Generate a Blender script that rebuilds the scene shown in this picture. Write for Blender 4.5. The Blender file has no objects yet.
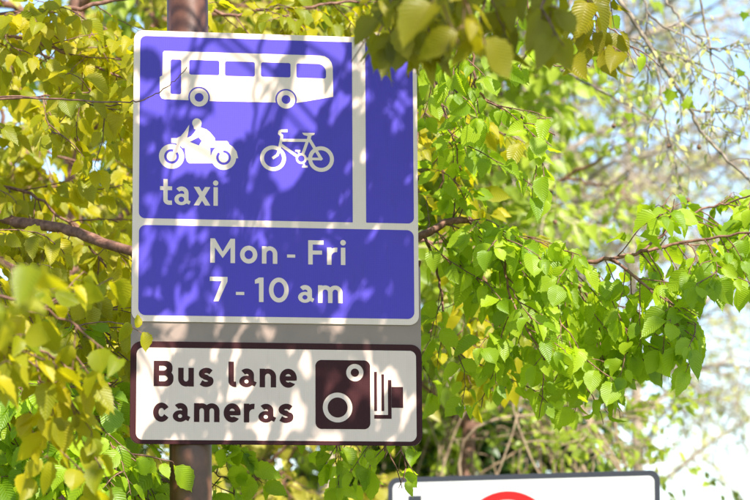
import bpy, math, random
import numpy as np
from mathutils import Vector, Matrix
random.seed(11); RNG = np.random.default_rng(11)
sc = bpy.context.scene
R_ = math.radians

# ------------------------------------------------------------------ camera
CAM = Vector((0, 0, 1.65)); PITCH = R_(9.0); FPX = 2600.0
cd = bpy.data.cameras.new('camera'); cam = bpy.data.objects.new('camera', cd)
sc.collection.objects.link(cam); sc.camera = cam
cam.location = CAM; cam.rotation_euler = (R_(90) + PITCH, 0, 0)
cd.sensor_width = 36; cd.lens = FPX / 750 * 36
cd.clip_start = 0.1; cd.clip_end = 2000
cd.dof.use_dof = True; cd.dof.focus_distance = 6.75; cd.dof.aperture_fstop = 5.0

# ------------------------------------------------------------------ light
SUN_DIR = Vector((0.42, -0.66, 0.80)).normalized()      # towards the sun
w = bpy.data.worlds.new('World'); sc.world = w; w.use_nodes = True
nt = w.node_tree; nt.nodes.clear()
sky = nt.nodes.new('ShaderNodeTexSky'); sky.sky_type = 'NISHITA'; sky.sun_disc = False
elev = math.asin(SUN_DIR.z); azi = math.atan2(SUN_DIR.x, SUN_DIR.y)
sky.sun_elevation = elev; sky.sun_rotation = azi
sky.dust_density = .3; sky.air_density = 1.0; sky.ozone_density = 1.0
bg = nt.nodes.new('ShaderNodeBackground'); bg.inputs['Strength'].default_value = 0.12
wo = nt.nodes.new('ShaderNodeOutputWorld')
nt.links.new(sky.outputs[0], bg.inputs[0]); nt.links.new(bg.outputs[0], wo.inputs[0])
sl = bpy.data.lights.new('sun', 'SUN'); sl.energy = 4.5; sl.angle = R_(0.5); sl.color = (1.0, 0.93, 0.82)
so = bpy.data.objects.new('sun', sl); sc.collection.objects.link(so)
so.rotation_euler = (-SUN_DIR).to_track_quat('-Z', 'Y').to_euler()
sc.view_settings.view_transform = 'Standard'; sc.view_settings.look = 'None'
sc.view_settings.gamma = 1; sc.view_settings.use_curve_mapping = False
sc.view_settings.exposure = 1.38

# ------------------------------------------------------------------ helpers
def link(o, parent=None):
    sc.collection.objects.link(o)
    if parent is not None: o.parent = parent
    return o
def tag(o, label=None, cat=None, group=None, kind=None):
    if label: o['label'] = label
    if cat: o['category'] = cat
    if group: o['group'] = group
    if kind: o['kind'] = kind
    return o
def empty(name, loc, label, cat, group=None, rz=0):
    o = bpy.data.objects.new(name, None); o.location = loc; o.rotation_euler.z = rz
    link(o); return tag(o, label, cat, group)
def ray(px, py):
    c = Vector(((px - 375) / FPX, 1.0, -(py - 250) / FPX))
    cp, sp = math.cos(PITCH), math.sin(PITCH)
    return Vector((c.x, cp * c.y - sp * c.z, sp * c.y + cp * c.z))
def at(px, py, d):          # a measured spot: picture position at distance d in front of the lens
    r = ray(px, py); return CAM + r * (d / r.y)
def proj(P):                # world (N,3) -> picture position, distance
    P = np.asarray(P, float) - np.array(CAM)
    cp, sp = math.cos(PITCH), math.sin(PITCH)
    fy = P[:, 1] * cp + P[:, 2] * sp; uz = -P[:, 1] * sp + P[:, 2] * cp
    fy = np.where(fy < .05, .05, fy)
    return 375 + FPX * P[:, 0] / fy, 250 - FPX * uz / fy, fy
def srgb(r, g, b):
    f = lambda c: ((c / 255 + .055) / 1.055) ** 2.4 if c > 10 else c / 255 / 12.92
    return (f(r), f(g), f(b), 1)

# ------------------------------------------------------------------ materials
def new_mat(name):
    m = bpy.data.materials.new(name); m.use_nodes = True
    n = m.node_tree.nodes; b = n['Principled BSDF']; return m, n, m.node_tree.links, b
def sheeting(name, col, rough=.38, dirt=.10, spec=.3):
    """reflective sign film: fine pressed grid, faint blotches, dirt and small scratches"""
    m, n, l, b = new_mat(name)
    tc = n.new('ShaderNodeTexCoord')
    nz = n.new('ShaderNodeTexNoise'); nz.inputs['Scale'].default_value = 9; nz.inputs['Detail'].default_value = 8
    l.new(tc.outputs['Object'], nz.inputs['Vector'])
    mp = n.new('ShaderNodeMapping'); mp.inputs['Scale'].default_value = (1, 1, .12)
    l.new(tc.outputs['Object'], mp.inputs['Vector'])
    st = n.new('ShaderNodeTexNoise'); st.inputs['Scale'].default_value = 60; st.inputs['Detail'].default_value = 4
    l.new(mp.outputs[0], st.inputs['Vector'])
    wv = n.new('ShaderNodeTexWave'); wv.wave_type = 'BANDS'; wv.bands_direction = 'X'; wv.inputs['Scale'].default_value = 62
    l.new(tc.outputs['Object'], wv.inputs['Vector'])
    wv2 = n.new('ShaderNodeTexWave'); wv2.wave_type = 'BANDS'; wv2.bands_direction = 'Z'; wv2.inputs['Scale'].default_value = 62
    l.new(tc.outputs['Object'], wv2.inputs['Vector'])
    ad = n.new('ShaderNodeMath'); ad.operation = 'ADD'; l.new(wv.outputs['Fac'], ad.inputs[0])
    a2 = n.new('ShaderNodeMath'); a2.operation = 'MULTIPLY'; a2.inputs[1].default_value = .5; l.new(wv2.outputs['Fac'], a2.inputs[0]); l.new(a2.outputs[0], ad.inputs[1])
    r1 = n.new('ShaderNodeMapRange'); r1.inputs[1].default_value = .35; r1.inputs[2].default_value = .75; r1.inputs[4].default_value = dirt
    l.new(nz.outputs['Fac'], r1.inputs[0])
    r2 = n.new('ShaderNodeMapRange'); r2.inputs[1].default_value = .55; r2.inputs[2].default_value = .8; r2.inputs[4].default_value = dirt
    l.new(st.outputs['Fac'], r2.inputs[0])
    r3 = n.new('ShaderNodeMapRange'); r3.inputs[2].default_value = 1.5; r3.inputs[4].default_value = .09; l.new(ad.outputs[0], r3.inputs[0])
    s = n.new('ShaderNodeMath'); s.operation = 'ADD'; l.new(r1.outputs[0], s.inputs[0]); l.new(r2.outputs[0], s.inputs[1])
    s2 = n.new('ShaderNodeMath'); s2.operation = 'ADD'; l.new(s.outputs[0], s2.inputs[0]); l.new(r3.outputs[0], s2.inputs[1])
    mx = n.new('ShaderNodeMix'); mx.data_type = 'RGBA'
    mx.inputs[6].default_value = col
    mx.inputs[7].default_value = (col[0] * .55 + .03, col[1] * .5 + .025, col[2] * .5 + .02, 1)
    l.new(s2.outputs[0], mx.inputs[0]); l.new(mx.outputs[2], b.inputs['Base Color'])
    b.inputs['Roughness'].default_value = rough; b.inputs['Specular IOR Level'].default_value = spec
    bp = n.new('ShaderNodeBump'); bp.inputs['Strength'].default_value = .12; bp.inputs['Distance'].default_value = .0006
    l.new(ad.outputs[0], bp.inputs['Height']); l.new(bp.outputs[0], b.inputs['Normal'])
    return m
def plain(name, col, rough=.5, metal=0, var=.25, scale=6, bump=.2, dist=.002):
    m, n, l, b = new_mat(name)
    tc = n.new('ShaderNodeTexCoord'); nz = n.new('ShaderNodeTexNoise'); nz.inputs['Scale'].default_value = scale; nz.inputs['Detail'].default_value = 9
    l.new(tc.outputs['Object'], nz.inputs['Vector'])
    cr = n.new('ShaderNodeValToRGB'); cr.color_ramp.elements[0].position = .3; cr.color_ramp.elements[1].position = .7
    cr.color_ramp.elements[0].color = tuple(c * (1 - var) for c in col[:3]) + (1,)
    cr.color_ramp.elements[1].color = tuple(min(1, c * (1 + var)) for c in col[:3]) + (1,)
    l.new(nz.outputs['Fac'], cr.inputs[0]); l.new(cr.outputs[0], b.inputs['Base Color'])
    b.inputs['Roughness'].default_value = rough; b.inputs['Metallic'].default_value = metal
    bp = n.new('ShaderNodeBump'); bp.inputs['Strength'].default_value = bump; bp.inputs['Distance'].default_value = dist
    l.new(nz.outputs['Fac'], bp.inputs['Height']); l.new(bp.outputs[0], b.inputs['Normal'])
    return m
def bark(name, dark, light, scale=30):
    m, n, l, b = new_mat(name)
    tc = n.new('ShaderNodeTexCoord'); nz = n.new('ShaderNodeTexNoise'); nz.inputs['Scale'].default_value = scale; nz.inputs['Detail'].default_value = 8
    l.new(tc.outputs['Object'], nz.inputs['Vector'])
    cr = n.new('ShaderNodeValToRGB'); cr.color_ramp.elements[0].position = .35; cr.color_ramp.elements[1].position = .68
    cr.color_ramp.elements[0].color = dark; cr.color_ramp.elements[1].color = light
    l.new(nz.outputs['Fac'], cr.inputs[0]); l.new(cr.outputs[0], b.inputs['Base Color']); b.inputs['Roughness'].default_value = .75
    bp = n.new('ShaderNodeBump'); bp.inputs['Strength'].default_value = .6; bp.inputs['Distance'].default_value = .004
    l.new(nz.outputs['Fac'], bp.inputs['Height']); l.new(bp.outputs[0], b.inputs['Normal'])
    return m
def leafmat(name, c_dark, c_light, trans, tfac=.5, veins=True, gloss=.022):
    m = bpy.data.materials.new(name); m.use_nodes = True
    n = m.node_tree.nodes; l = m.node_tree.links; n.clear()
    out = n.new('ShaderNodeOutputMaterial')
    ge = n.new('ShaderNodeNewGeometry'); oi = n.new('ShaderNodeObjectInfo')
    ad = n.new('ShaderNodeMath'); ad.operation = 'ADD'; l.new(ge.outputs['Random Per Island'], ad.inputs[0]); l.new(oi.outputs['Random'], ad.inputs[1])
    fr = n.new('ShaderNodeMath'); fr.operation = 'FRACT'; l.new(ad.outputs[0], fr.inputs[0])
    mx = n.new('ShaderNodeMix'); mx.data_type = 'RGBA'; mx.inputs[6].default_value = c_dark; mx.inputs[7].default_value = c_light
    l.new(fr.outputs[0], mx.inputs[0])
    uv = n.new('ShaderNodeUVMap'); sp = n.new('ShaderNodeSeparateXYZ'); l.new(uv.outputs[0], sp.inputs[0])
    # side veins: rise from the midrib, ~9 pairs
    a = n.new('ShaderNodeMath'); a.operation = 'SUBTRACT'; a.inputs[1].default_value = .5; l.new(sp.outputs[0], a.inputs[0])
    ab = n.new('ShaderNodeMath'); ab.operation = 'ABSOLUTE'; l.new(a.outputs[0], ab.inputs[0])
    k = n.new('ShaderNodeMath'); k.operation = 'MULTIPLY_ADD'; k.inputs[1].default_value = -.75; l.new(ab.outputs[0], k.inputs[0]); l.new(sp.outputs[1], k.inputs[2])
    f = n.new('ShaderNodeMath'); f.operation = 'MULTIPLY'; f.inputs[1].default_value = 80; l.new(k.outputs[0], f.inputs[0])
    s = n.new('ShaderNodeMath'); s.operation = 'SINE'; l.new(f.outputs[0], s.inputs[0])
    vr = n.new('ShaderNodeMapRange'); vr.inputs[1].default_value = .55; vr.inputs[2].default_value = 1; l.new(s.outputs[0], vr.inputs[0])
    mr = n.new('ShaderNodeMapRange'); mr.inputs[1].default_value = .035; mr.inputs[2].default_value = .0; l.new(ab.outputs[0], mr.inputs[0])
    vm = n.new('ShaderNodeMath'); vm.operation = 'MAXIMUM'; l.new(vr.outputs[0], vm.inputs[0]); l.new(mr.outputs[0], vm.inputs[1])
    vf = n.new('ShaderNodeMath'); vf.operation = 'MULTIPLY'; vf.inputs[1].default_value = .12 if veins else 0; l.new(vm.outputs[0], vf.inputs[0])
    m2 = n.new('ShaderNodeMix'); m2.data_type = 'RGBA'; l.new(vf.outputs[0], m2.inputs[0]); l.new(mx.outputs[2], m2.inputs[6])
    m2.inputs[7].default_value = (min(1, c_light[0] * 1.7), min(1, c_light[1] * 1.5), c_light[2] * 1.6, 1)
    bp = n.new('ShaderNodeBump'); bp.inputs['Strength'].default_value = .24 if veins else 0; bp.inputs['Distance'].default_value = .0025; l.new(s.outputs[0], bp.inputs['Height'])
    d = n.new('ShaderNodeBsdfDiffuse'); l.new(m2.outputs[2], d.inputs[0]); l.new(bp.outputs[0], d.inputs['Normal'])
    t = n.new('ShaderNodeBsdfTranslucent')
    tm = n.new('ShaderNodeMix'); tm.data_type = 'RGBA'; tm.inputs[0].default_value = 1; tm.blend_type = 'MIX'
    tv = n.new('ShaderNodeMix'); tv.data_type = 'RGBA'; tv.inputs[6].default_value = tuple(c * .72 for c in trans[:3]) + (1,); tv.inputs[7].default_value = trans
    l.new(fr.outputs[0], tv.inputs[0]); l.new(tv.outputs[2], t.inputs[0]); l.new(bp.outputs[0], t.inputs['Normal'])
    x = n.new('ShaderNodeMixShader'); x.inputs[0].default_value = tfac; l.new(d.outputs[0], x.inputs[1]); l.new(t.outputs[0], x.inputs[2])
    g = n.new('ShaderNodeBsdfGlossy'); g.inputs['Roughness'].default_value = .42; l.new(bp.outputs[0], g.inputs['Normal'])
    y = n.new('ShaderNodeMixShader'); y.inputs[0].default_value = gloss; l.new(x.outputs[0], y.inputs[1]); l.new(g.outputs[0], y.inputs[2])
    l.new(y.outputs[0], out.inputs[0]); return m

M = {}
M['white'] = sheeting('flare_white_film', (.80, .62, .53, 1), dirt=.13)  # white film; the flare's pinkish warmth is mixed into its base colour
M['blue'] = sheeting('blue_film', (.076, .053, .44, 1), spec=.2, rough=.45, dirt=.22)
M['cream'] = sheeting('camera_film', (.76, .58, .49, 1), dirt=.16)  # white face, warmed by flare tint in the base colour
M['flare_black'] = sheeting('flare_dark_film', (.040, .0075, .010, 1), dirt=.12, rough=.5, spec=.14)  # black film; the red lift of the flare is painted in
M['alu'] = plain('grey_board', (.27, .195, .16), rough=.6, var=.08, scale=14, bump=.05)
M['alurim'] = plain('aluminium_edge', (.6, .57, .55), rough=.4, metal=.6, var=.1)
M['post'] = plain('brown_paint', (.10, .040, .022), rough=.42, var=.4, scale=22, bump=.5)
M['steel'] = plain('galvanised_steel', (.45, .45, .45), rough=.4, metal=.8, var=.15, scale=40)
M['white2'] = sheeting('white_film_far', (.80, .80, .82, 1), dirt=.05)
M['grey2'] = sheeting('dark_grey_film', (.055, .06, .08, 1), dirt=.1)
M['red'] = sheeting('red_film', (.72, .02, .022, 1), dirt=.05)
M['bark_red'] = bark('reddish_bark', (.10, .042, .028, 1), (.27, .14, .095, 1), 60)
M['bark_grey'] = bark('grey_bark', (.11, .085, .06, 1), (.32, .26, .19, 1), 30)
M['bark_far'] = bark('pale_far_bark', (.20, .15, .11, 1), (.46, .38, .29, 1), 20)
M['bark_pale'] = bark('pale_bark', (.30, .22, .15, 1), (.72, .60, .45, 1), 9)
M['bark_dead'] = bark('dead_stems', (.16, .10, .06, 1), (.42, .31, .20, 1), 25)
M['leaf_green'] = leafmat('fresh_leaf', (.125, .24, .008, 1), (.33, .44, .014, 1), (.66, .86, .02, 1), .55)
M['leaf_flare'] = leafmat('flare_gold_leaf', (.13, .19, .006, 1), (.44, .37, .008, 1), (.80, .72, .01, 1), .52)  # gold of the lens flare painted into green leaves
M['leaf_olive_shade'] = leafmat('shaded_olive_leaf', (.12, .125, .005, 1), (.26, .22, .007, 1), (.62, .54, .01, 1), .5)  # olive, darkened in the colour to stand for shade on the overhang
M['leaf_far'] = leafmat('far_leaf', (.16, .24, .02, 1), (.36, .44, .05, 1), (.66, .78, .06, 1), .5, False)
M['leaf_farflare'] = leafmat('far_flare_leaf', (.27, .25, .03, 1), (.54, .49, .09, 1), (.84, .78, .09, 1), .5, False)  # same flare gold, put into the colour of the far leaves
M['leaf_dark'] = leafmat('ivy_leaf', (.014, .045, .010, 1), (.06, .14, .02, 1), (.10, .22, .015, 1), .3, False, .05)
M['leaf_pale'] = leafmat('bud_leaf', (.34, .38, .08, 1), (.62, .60, .20, 1), (.7, .72, .2, 1), .5, False)
M['seed'] = plain('seed_ball', (.20, .11, .06), rough=.9, scale=120, bump=1, dist=.01)
M['ground'] = plain('grass_ground', (.07, .10, .03), rough=.95, var=.5, scale=3, bump=1, dist=.05)

# ------------------------------------------------------------------ ground
bpyv = [(-300, -100, 0), (300, -100, 0), (300, 700, 0), (-300, 700, 0)]
gm = bpy.data.meshes.new('ground'); gm.from_pydata(bpyv, [], [(0, 1, 2, 3)]); gm.materials.append(M['ground'])
tag(link(bpy.data.objects.new('ground', gm)), kind='structure')

# ------------------------------------------------------------------ sign frame
SO = Vector((-0.2599, 6.6858, 3.2848)); SW, SH = 0.75, 0.7681
def rot3(rz, ry):
    return Matrix.Rotation(rz, 3, 'Z') @ Matrix.Rotation(ry, 3, 'Y')
SM = rot3(R_(8.97), R_(-0.34)); SX = SM @ Vector((1, 0, 0)); SN = SM @ Vector((0, -1, 0)); SZ = SM @ Vector((0, 0, 1))
PPU = 285 / SW                       # drawing units per metre on the sheet
def S(px, py, O=None, ax=None):      # measured spot -> drawing units on the sign plate (x right, y down)
    r = ray(px, py); t = (SO - CAM).dot(SN) / r.dot(SN); d = CAM + r * t - SO
    return (d.dot(SX) * PPU + 275.0, -d.dot(SZ) * PPU + 30.0)
SIGN_MAT = SM.to_4x4()

# signed-distance drawing ------------------------------------------------
def d_box(X, Y, x0, y0, x1, y1, r=0):
    if x0 > x1: x0, x1 = x1, x0
    if y0 > y1: y0, y1 = y1, y0
    cx, cy, hx, hy = (x0 + x1) / 2, (y0 + y1) / 2, (x1 - x0) / 2 - r, (y1 - y0) / 2 - r
    qx, qy = np.abs(X - cx) - hx, np.abs(Y - cy) - hy
    return np.hypot(np.maximum(qx, 0), np.maximum(qy, 0)) + np.minimum(np.maximum(qx, qy), 0) - r
def d_circ(X, Y, c, r): return np.hypot(X - c[0], Y - c[1]) - r
def d_ell(X, Y, c, rx, ry):
    k = np.hypot((X - c[0]) / rx, (Y - c[1]) / ry); return (k - 1) * min(rx, ry)
def d_ring(X, Y, c, ro, ri): return np.maximum(d_circ(X, Y, c, ro), -d_circ(X, Y, c, ri))
def d_seg(X, Y, a, b):
    dx, dy = b[0] - a[0], b[1] - a[1]; L = dx * dx + dy * dy + 1e-9
    t = np.clip(((X - a[0]) * dx + (Y - a[1]) * dy) / L, 0, 1)
    return np.hypot(X - a[0] - t * dx, Y - a[1] - t * dy)
def d_stroke(X, Y, pts, w, butt=(True, True)):
    d = np.full(X.shape, 1e3)
    for a, b in zip(pts[:-1], pts[1:]): d = np.minimum(d, d_seg(X, Y, a, b))
    d -= w / 2
    for on, e, p in ((butt[0], pts[0], pts[1]), (butt[1], pts[-1], pts[-2])):
        if on:
            ex, ey = e[0] - p[0], e[1] - p[1]; L = math.hypot(ex, ey); ex /= L; ey /= L
            pl = (X - e[0]) * ex + (Y - e[1]) * ey
            near = np.hypot(X - e[0], Y - e[1]) < w * .8
            d = np.where(near & (pl > -w * .3), np.maximum(d, pl), d)
    return d
def d_poly(X, Y, P):
    d = np.full(X.shape, 1e3); ins = np.zeros(X.shape, bool); n = len(P)
    for i in range(n):
        a, b = P[i], P[(i + 1) % n]; d = np.minimum(d, d_seg(X, Y, a, b))
        c = ((a[1] > Y) != (b[1] > Y)) & (X < (b[0] - a[0]) * (Y - a[1]) / ((b[1] - a[1]) or 1e-9) + a[0])
        ins ^= c
    return np.where(ins, -d, d)
def U(*ds):
    r = ds[0]
    for d in ds[1:]: r = np.minimum(r, d)
    return r
def sub(a, *bs):
    for b in bs: a = np.maximum(a, -b)
    return a
def arc(c, rx, ry, a0, a1, n=14):
    return [(c[0] + rx * math.cos(R_(a0 + (a1 - a0) * i / n)), c[1] - ry * math.sin(R_(a0 + (a1 - a0) * i / n))) for i in range(n + 1)]

def sheet_mesh(name, fn, box, off, mat, parent, step=.4, label=None, O=None):
    """turns a signed-distance drawing into a clean flat film mesh lying `off` metres proud of the plate"""
    x0, y0, x1, y1 = box
    nx, ny = int((x1 - x0) / step) + 2, int((y1 - y0) / step) + 2
    xs, ys = x0 + np.arange(nx) * step, y0 + np.arange(ny) * step
    X, Y = np.meshgrid(xs, ys); F = fn(X, Y); F = np.where(np.abs(F) < 1e-6, 1e-6, F)
    In = F < 0; V = []; idx = {}; faces = []
    def v(x, y):
        k = (round(x, 4), round(y, 4))
        if k not in idx: idx[k] = len(V); V.append(k)
        return idx[k]
    full = In[:-1, :-1] & In[1:, :-1] & In[:-1, 1:] & In[1:, 1:]
    anyi = In[:-1, :-1] | In[1:, :-1] | In[:-1, 1:] | In[1:, 1:]
    for j in range(ny - 1):
        row = full[j]; i = 0
        nzs = np.flatnonzero(row)
        if len(nzs):
            br = np.flatnonzero(np.diff(nzs) > 1); st = np.r_[nzs[0], nzs[br + 1]]; en = np.r_[nzs[br], nzs[-1]]
            for a, b in zip(st, en):
                faces.append((v(xs[a], ys[j]), v(xs[a], ys[j + 1]), v(xs[b + 1], ys[j + 1]), v(xs[b + 1], ys[j])))
        for i in np.flatnonzero(anyi[j] & ~full[j]):
            cs = [(i, j), (i, j + 1), (i + 1, j + 1), (i + 1, j)]; poly = []
            for q in range(4):
                (ia, ja), (ib, jb) = cs[q], cs[(q + 1) % 4]; fa, fb = F[ja, ia], F[jb, ib]
                if fa < 0: poly.append(v(xs[ia], ys[ja]))
                if (fa < 0) != (fb < 0):
                    t = fa / (fa - fb); t = min(.999, max(.001, t))
                    poly.append(v(xs[ia] + (xs[ib] - xs[ia]) * t, ys[ja] + (ys[jb] - ys[ja]) * t))
            if len(poly) >= 3: faces.append(tuple(poly))
    me = bpy.data.meshes.new(name)
    me.from_pydata([((x - 275) / PPU, -off, -(y - 30) / PPU) for x, y in V], [], faces)
    me.materials.append(mat); o = link(bpy.data.objects.new(name, me), parent)
    if label: o['label'] = label
    return o
def plate(name, x0, y0, x1, y1, r, front, back, mat, parent, label=None, holes=0):
    """rounded metal plate with real thickness, slightly bevelled rim"""
    P = []
    for cx, cy, a in ((x1 - r, y0 + r, 0), (x0 + r, y0 + r, 90), (x0 + r, y1 - r, 180), (x1 - r, y1 - r, 270)):
        for k in range(9):
            t = R_(a + 90 * k / 8); P.append((cx + r * math.cos(t), cy - r * math.sin(t), math.cos(t), -math.sin(t)))
    n = len(P); e = .25; V = []
    for off, ins in ((front, e), (front - .0004, 0), (back, 0)):
        for x, y, nx_, ny_ in P: V.append(((x - nx_ * ins - 275) / PPU, -off, -(y - ny_ * ins - 30) / PPU))
    F = [tuple(range(n))]
    for k in range(2):
        for i in range(n):
            j = (i + 1) % n; F.append((k * n + i, (k + 1) * n + i, (k + 1) * n + j, k * n + j))
    F.append(tuple(reversed(range(2 * n, 3 * n))))
    me = bpy.data.meshes.new(name); me.from_pydata(V, [], F); me.materials.append(mat)
    o = link(bpy.data.objects.new(name, me), parent)
    if label: o['label'] = label
    return o

def smooth(pts, n=6, jit=0.0):
    P = [Vector(p) for p in pts]; out = []
    if len(P) < 2: return P
    Q = [P[0] * 2 - P[1]] + P + [P[-1] * 2 - P[-2]]
    for i in range(1, len(Q) - 2):
        for k in range(n):
            t = k / n; a, b, c, d = Q[i - 1], Q[i], Q[i + 1], Q[i + 2]
            v = .5 * ((2 * b) + (c - a) * t + (2 * a - 5 * b + 4 * c - d) * t * t + (3 * b - a - 3 * c + d) * t ** 3)
            if jit: v = v + Vector((random.gauss(0, jit), random.gauss(0, jit), random.gauss(0, jit)))
            out.append(v)
    out.append(P[-1]); return out
# glyphs: (x0, x1, base, xh, s) in drawing units ---------------------------
def glyph(ch, X, Y, x0, x1, b, xh, s, cap):
    w = x1 - x0; cx = (x0 + x1) / 2; t = b - xh; T = b - cap; h = s / 2
    if ch == 'i': return U(d_box(X, Y, cx - h, t, cx + h, b), d_circ(X, Y, (cx, b - cap + s * .42), s * .62))
    if ch == 'l': return d_stroke(X, Y, [(x0 + h, T), (x0 + h, b - s * 1.1)] + arc((x0 + h + s * .75, b - s * 1.1), s * .75, s * .62, 180, 262, 8) + [(x1, b - h)], s)
    if ch == 't':
        sx = x0 + w * .28 + h
        return U(d_stroke(X, Y, [(sx, t - xh * .38), (sx, b - s * 1.2)] + arc((sx + s * .85, b - s * 1.2), s * .85, s * .72, 180, 265, 8) + [(x1, b - h)], s),
                 d_box(X, Y, x0, t + s * .02, x1, t + s * .92))
    if ch in 'nmu':
        def arch(xa, xb):
            rx = (xb - xa) / 2; ry = min(rx, xh * .52); c = ((xa + xb) / 2, t + ry)
            A = sub(d_ell(X, Y, c, rx, ry), d_ell(X, Y, c, rx - s, ry - s * .92)); A = np.maximum(A, Y - c[1])
            return U(A, d_box(X, Y, xb - s, c[1] - .1, xb, b))
        if ch == 'n': return U(d_box(X, Y, x0, t, x0 + s, b), arch(x0, x1))
        if ch == 'm':
            mm = cx + h; return U(d_box(X, Y, x0, t, x0 + s, b), arch(x0, mm), arch(mm - s, x1))
        Yf = t + b - Y; rx = w / 2; ry = min(rx, xh * .52); c = (cx, t + ry)
        A = sub(d_ell(X, Yf, c, rx, ry), d_ell(X, Yf, c, rx - s, ry - s * .92)); A = np.maximum(A, Yf - c[1])
        return U(A, d_box(X, Y, x0, t, x0 + s, b - ry + .1), d_box(X, Y, x1 - s, t, x1, b))
    if ch == 'r': return U(d_box(X, Y, x0, t, x0 + s, b), d_stroke(X, Y, arc((x0 + w * .95, t + xh * .52), w * .95 - h, xh * .52 - h, 180, 82), s))
    if ch == 'o': return sub(d_ell(X, Y, (cx, b - xh / 2), w / 2, xh / 2 + .2), d_ell(X, Y, (cx, b - xh / 2), w / 2 - s, xh / 2 - s * .95))
    if ch == '0': return sub(d_ell(X, Y, (cx, b - cap / 2), w / 2, cap / 2 + .2), d_ell(X, Y, (cx, b - cap / 2), w / 2 - s, cap / 2 - s * .95))
    if ch in 'ce':
        c = (cx, b - xh / 2); ring = sub(d_ell(X, Y, c, w / 2, xh / 2 + .2), d_ell(X, Y, c, w / 2 - s, xh / 2 - s * .95))
        if ch == 'c': return sub(ring, d_poly(X, Y, [(cx + w * .02, c[1]), (cx + w * .55, c[1] - xh * .36), (cx + w * .8, c[1]), (cx + w * .55, c[1] + xh * .36)]))
        return U(sub(ring, d_poly(X, Y, [(cx - .1 * w, c[1] + s * .42), (x1 + 2, c[1] + s * .42), (x1 + 2, b - xh * .18), (x1 - w * .12, b - xh * .2)])),
                 d_box(X, Y, x0 + s * .6, c[1] - s * .36, x1 - s * .3, c[1] + s * .46))
    if ch == 'a':
        xs_ = x1 - s * 1.45; bc = ((x0 + xs_ + s) / 2 - s * .05, b - xh * .305)
        rx = (xs_ + s - x0) / 2; ry = xh * .31
        bowl = sub(d_ell(X, Y, bc, rx, ry), d_ell(X, Y, bc, rx - s * .95, ry - s * .72))
        top = d_stroke(X, Y, arc(((x0 + xs_ + s) / 2, t + xh * .36), rx - h, xh * .36 - h, 142, 0), s)
        return U(bowl, top, d_box(X, Y, xs_, t + xh * .33, xs_ + s, b - xh * .18),
                 d_stroke(X, Y, [(xs_ + h, b - xh * .25), (xs_ + h + s * .12, b - s * .85), (x1 - s * .12, b - s * .5)], s * .85))
    if ch == 's':
        q = [(.97, .13), (.75, .01), (.42, -.01), (.10, .12), (.06, .30), (.28, .44), (.62, .53), (.94, .68), (.92, .90), (.62, 1.01), (.30, 1.0), (.0, .88)]
        iw, ih = w - s, xh - s * .96
        p3 = smooth([Vector((x0 + h + a * iw, t + h * .96 + c_ * ih, 0)) for a, c_ in q], 4)
        return d_stroke(X, Y, [(v.x, v.y) for v in p3], s * .97)
    if ch == 'x': return U(d_poly(X, Y, [(x0, t), (x0 + s * 1.25, t), (x1, b), (x1 - s * 1.25, b)]), d_poly(X, Y, [(x1, t), (x1 - s * 1.25, t), (x0, b), (x0 + s * 1.25, b)]))
    if ch == '-': return d_box(X, Y, x0, b - xh * .55, x1, b - xh * .55 + s * .68)
    if ch == 'M':
        return U(d_box(X, Y, x0, T, x0 + s, b), d_box(X, Y, x1 - s, T, x1, b), d_poly(X, Y, [(x0, T), (x0 + s, T), (cx, b - cap * .46), (x1 - s, T), (x1, T), (x1, T + s * .6), (cx, b - cap * .20), (x0, T + s * .6)]))
    if ch == 'F': return U(d_box(X, Y, x0, T, x0 + s, b), d_box(X, Y, x0, T, x1, T + s * .95), d_box(X, Y, x0, T + cap * .42, x1 - w * .1, T + cap * .42 + s * .9))
    if ch == 'B':
        m_ = T + cap * .47; r = cap * .26
        o1 = d_box(X, Y, x0 - 8, T, x1 - w * .05, m_ + s * .5, r); o1 = np.maximum(o1, x0 - X)
        o2 = d_box(X, Y, x0 - 8, m_ - s * .4, x1, b, r * 1.05); o2 = np.maximum(o2, x0 - X)
        i1 = np.maximum(d_box(X, Y, x0 - 8, T + s * .92, x1 - w * .05 - s, m_ - s * .40, r * .55), x0 + s - X)
        i2 = np.maximum(d_box(X, Y, x0 - 8, m_ + s * .5, x1 - s, b - s * .92, r * .6), x0 + s - X)
        return sub(U(o1, o2), i1, i2)
    if ch == '7': return U(d_box(X, Y, x0, T, x1, T + s * .95), d_poly(X, Y, [(x1 - s * 1.15, T + s * .5), (x1, T), (x1, T + s), (x0 + w * .50, b), (x0 + w * .22, b)]))
    if ch == '1': return U(d_box(X, Y, x1 - s, T, x1, b), d_poly(X, Y, [(x1 - s, T), (x1 - s + 1, T + s), (x1 - s, T + s * 1.25), (x0, T + s * 1.4), (x0, T + s * .55)]))
def word(parent, name, spec, ly, xh, s, cap, off, mat, label):
    """spec: [(char, xleft, xright)] measured; ly: (x, baseline) measured"""
    bx, bl = S(*ly); L = [(c, S(a, ly[1])[0], S(b_, ly[1])[0]) for c, a, b_ in spec]
    out = []
    for c, a, b_ in L:
        fn = lambda X, Y: glyph(c, X, Y, a, b_, bl, xh, s, cap)
        nm, lb = ('hyphen', None) if c == '-' else ('digit', 'digit ' + c) if c.isdigit() else ('letter', 'letter ' + c)
        out.append(sheet_mesh(nm, fn, (a - 2, bl - cap - 3, b_ + 3, bl + 3), off, mat, parent, .25, lb))
    return out

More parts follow.
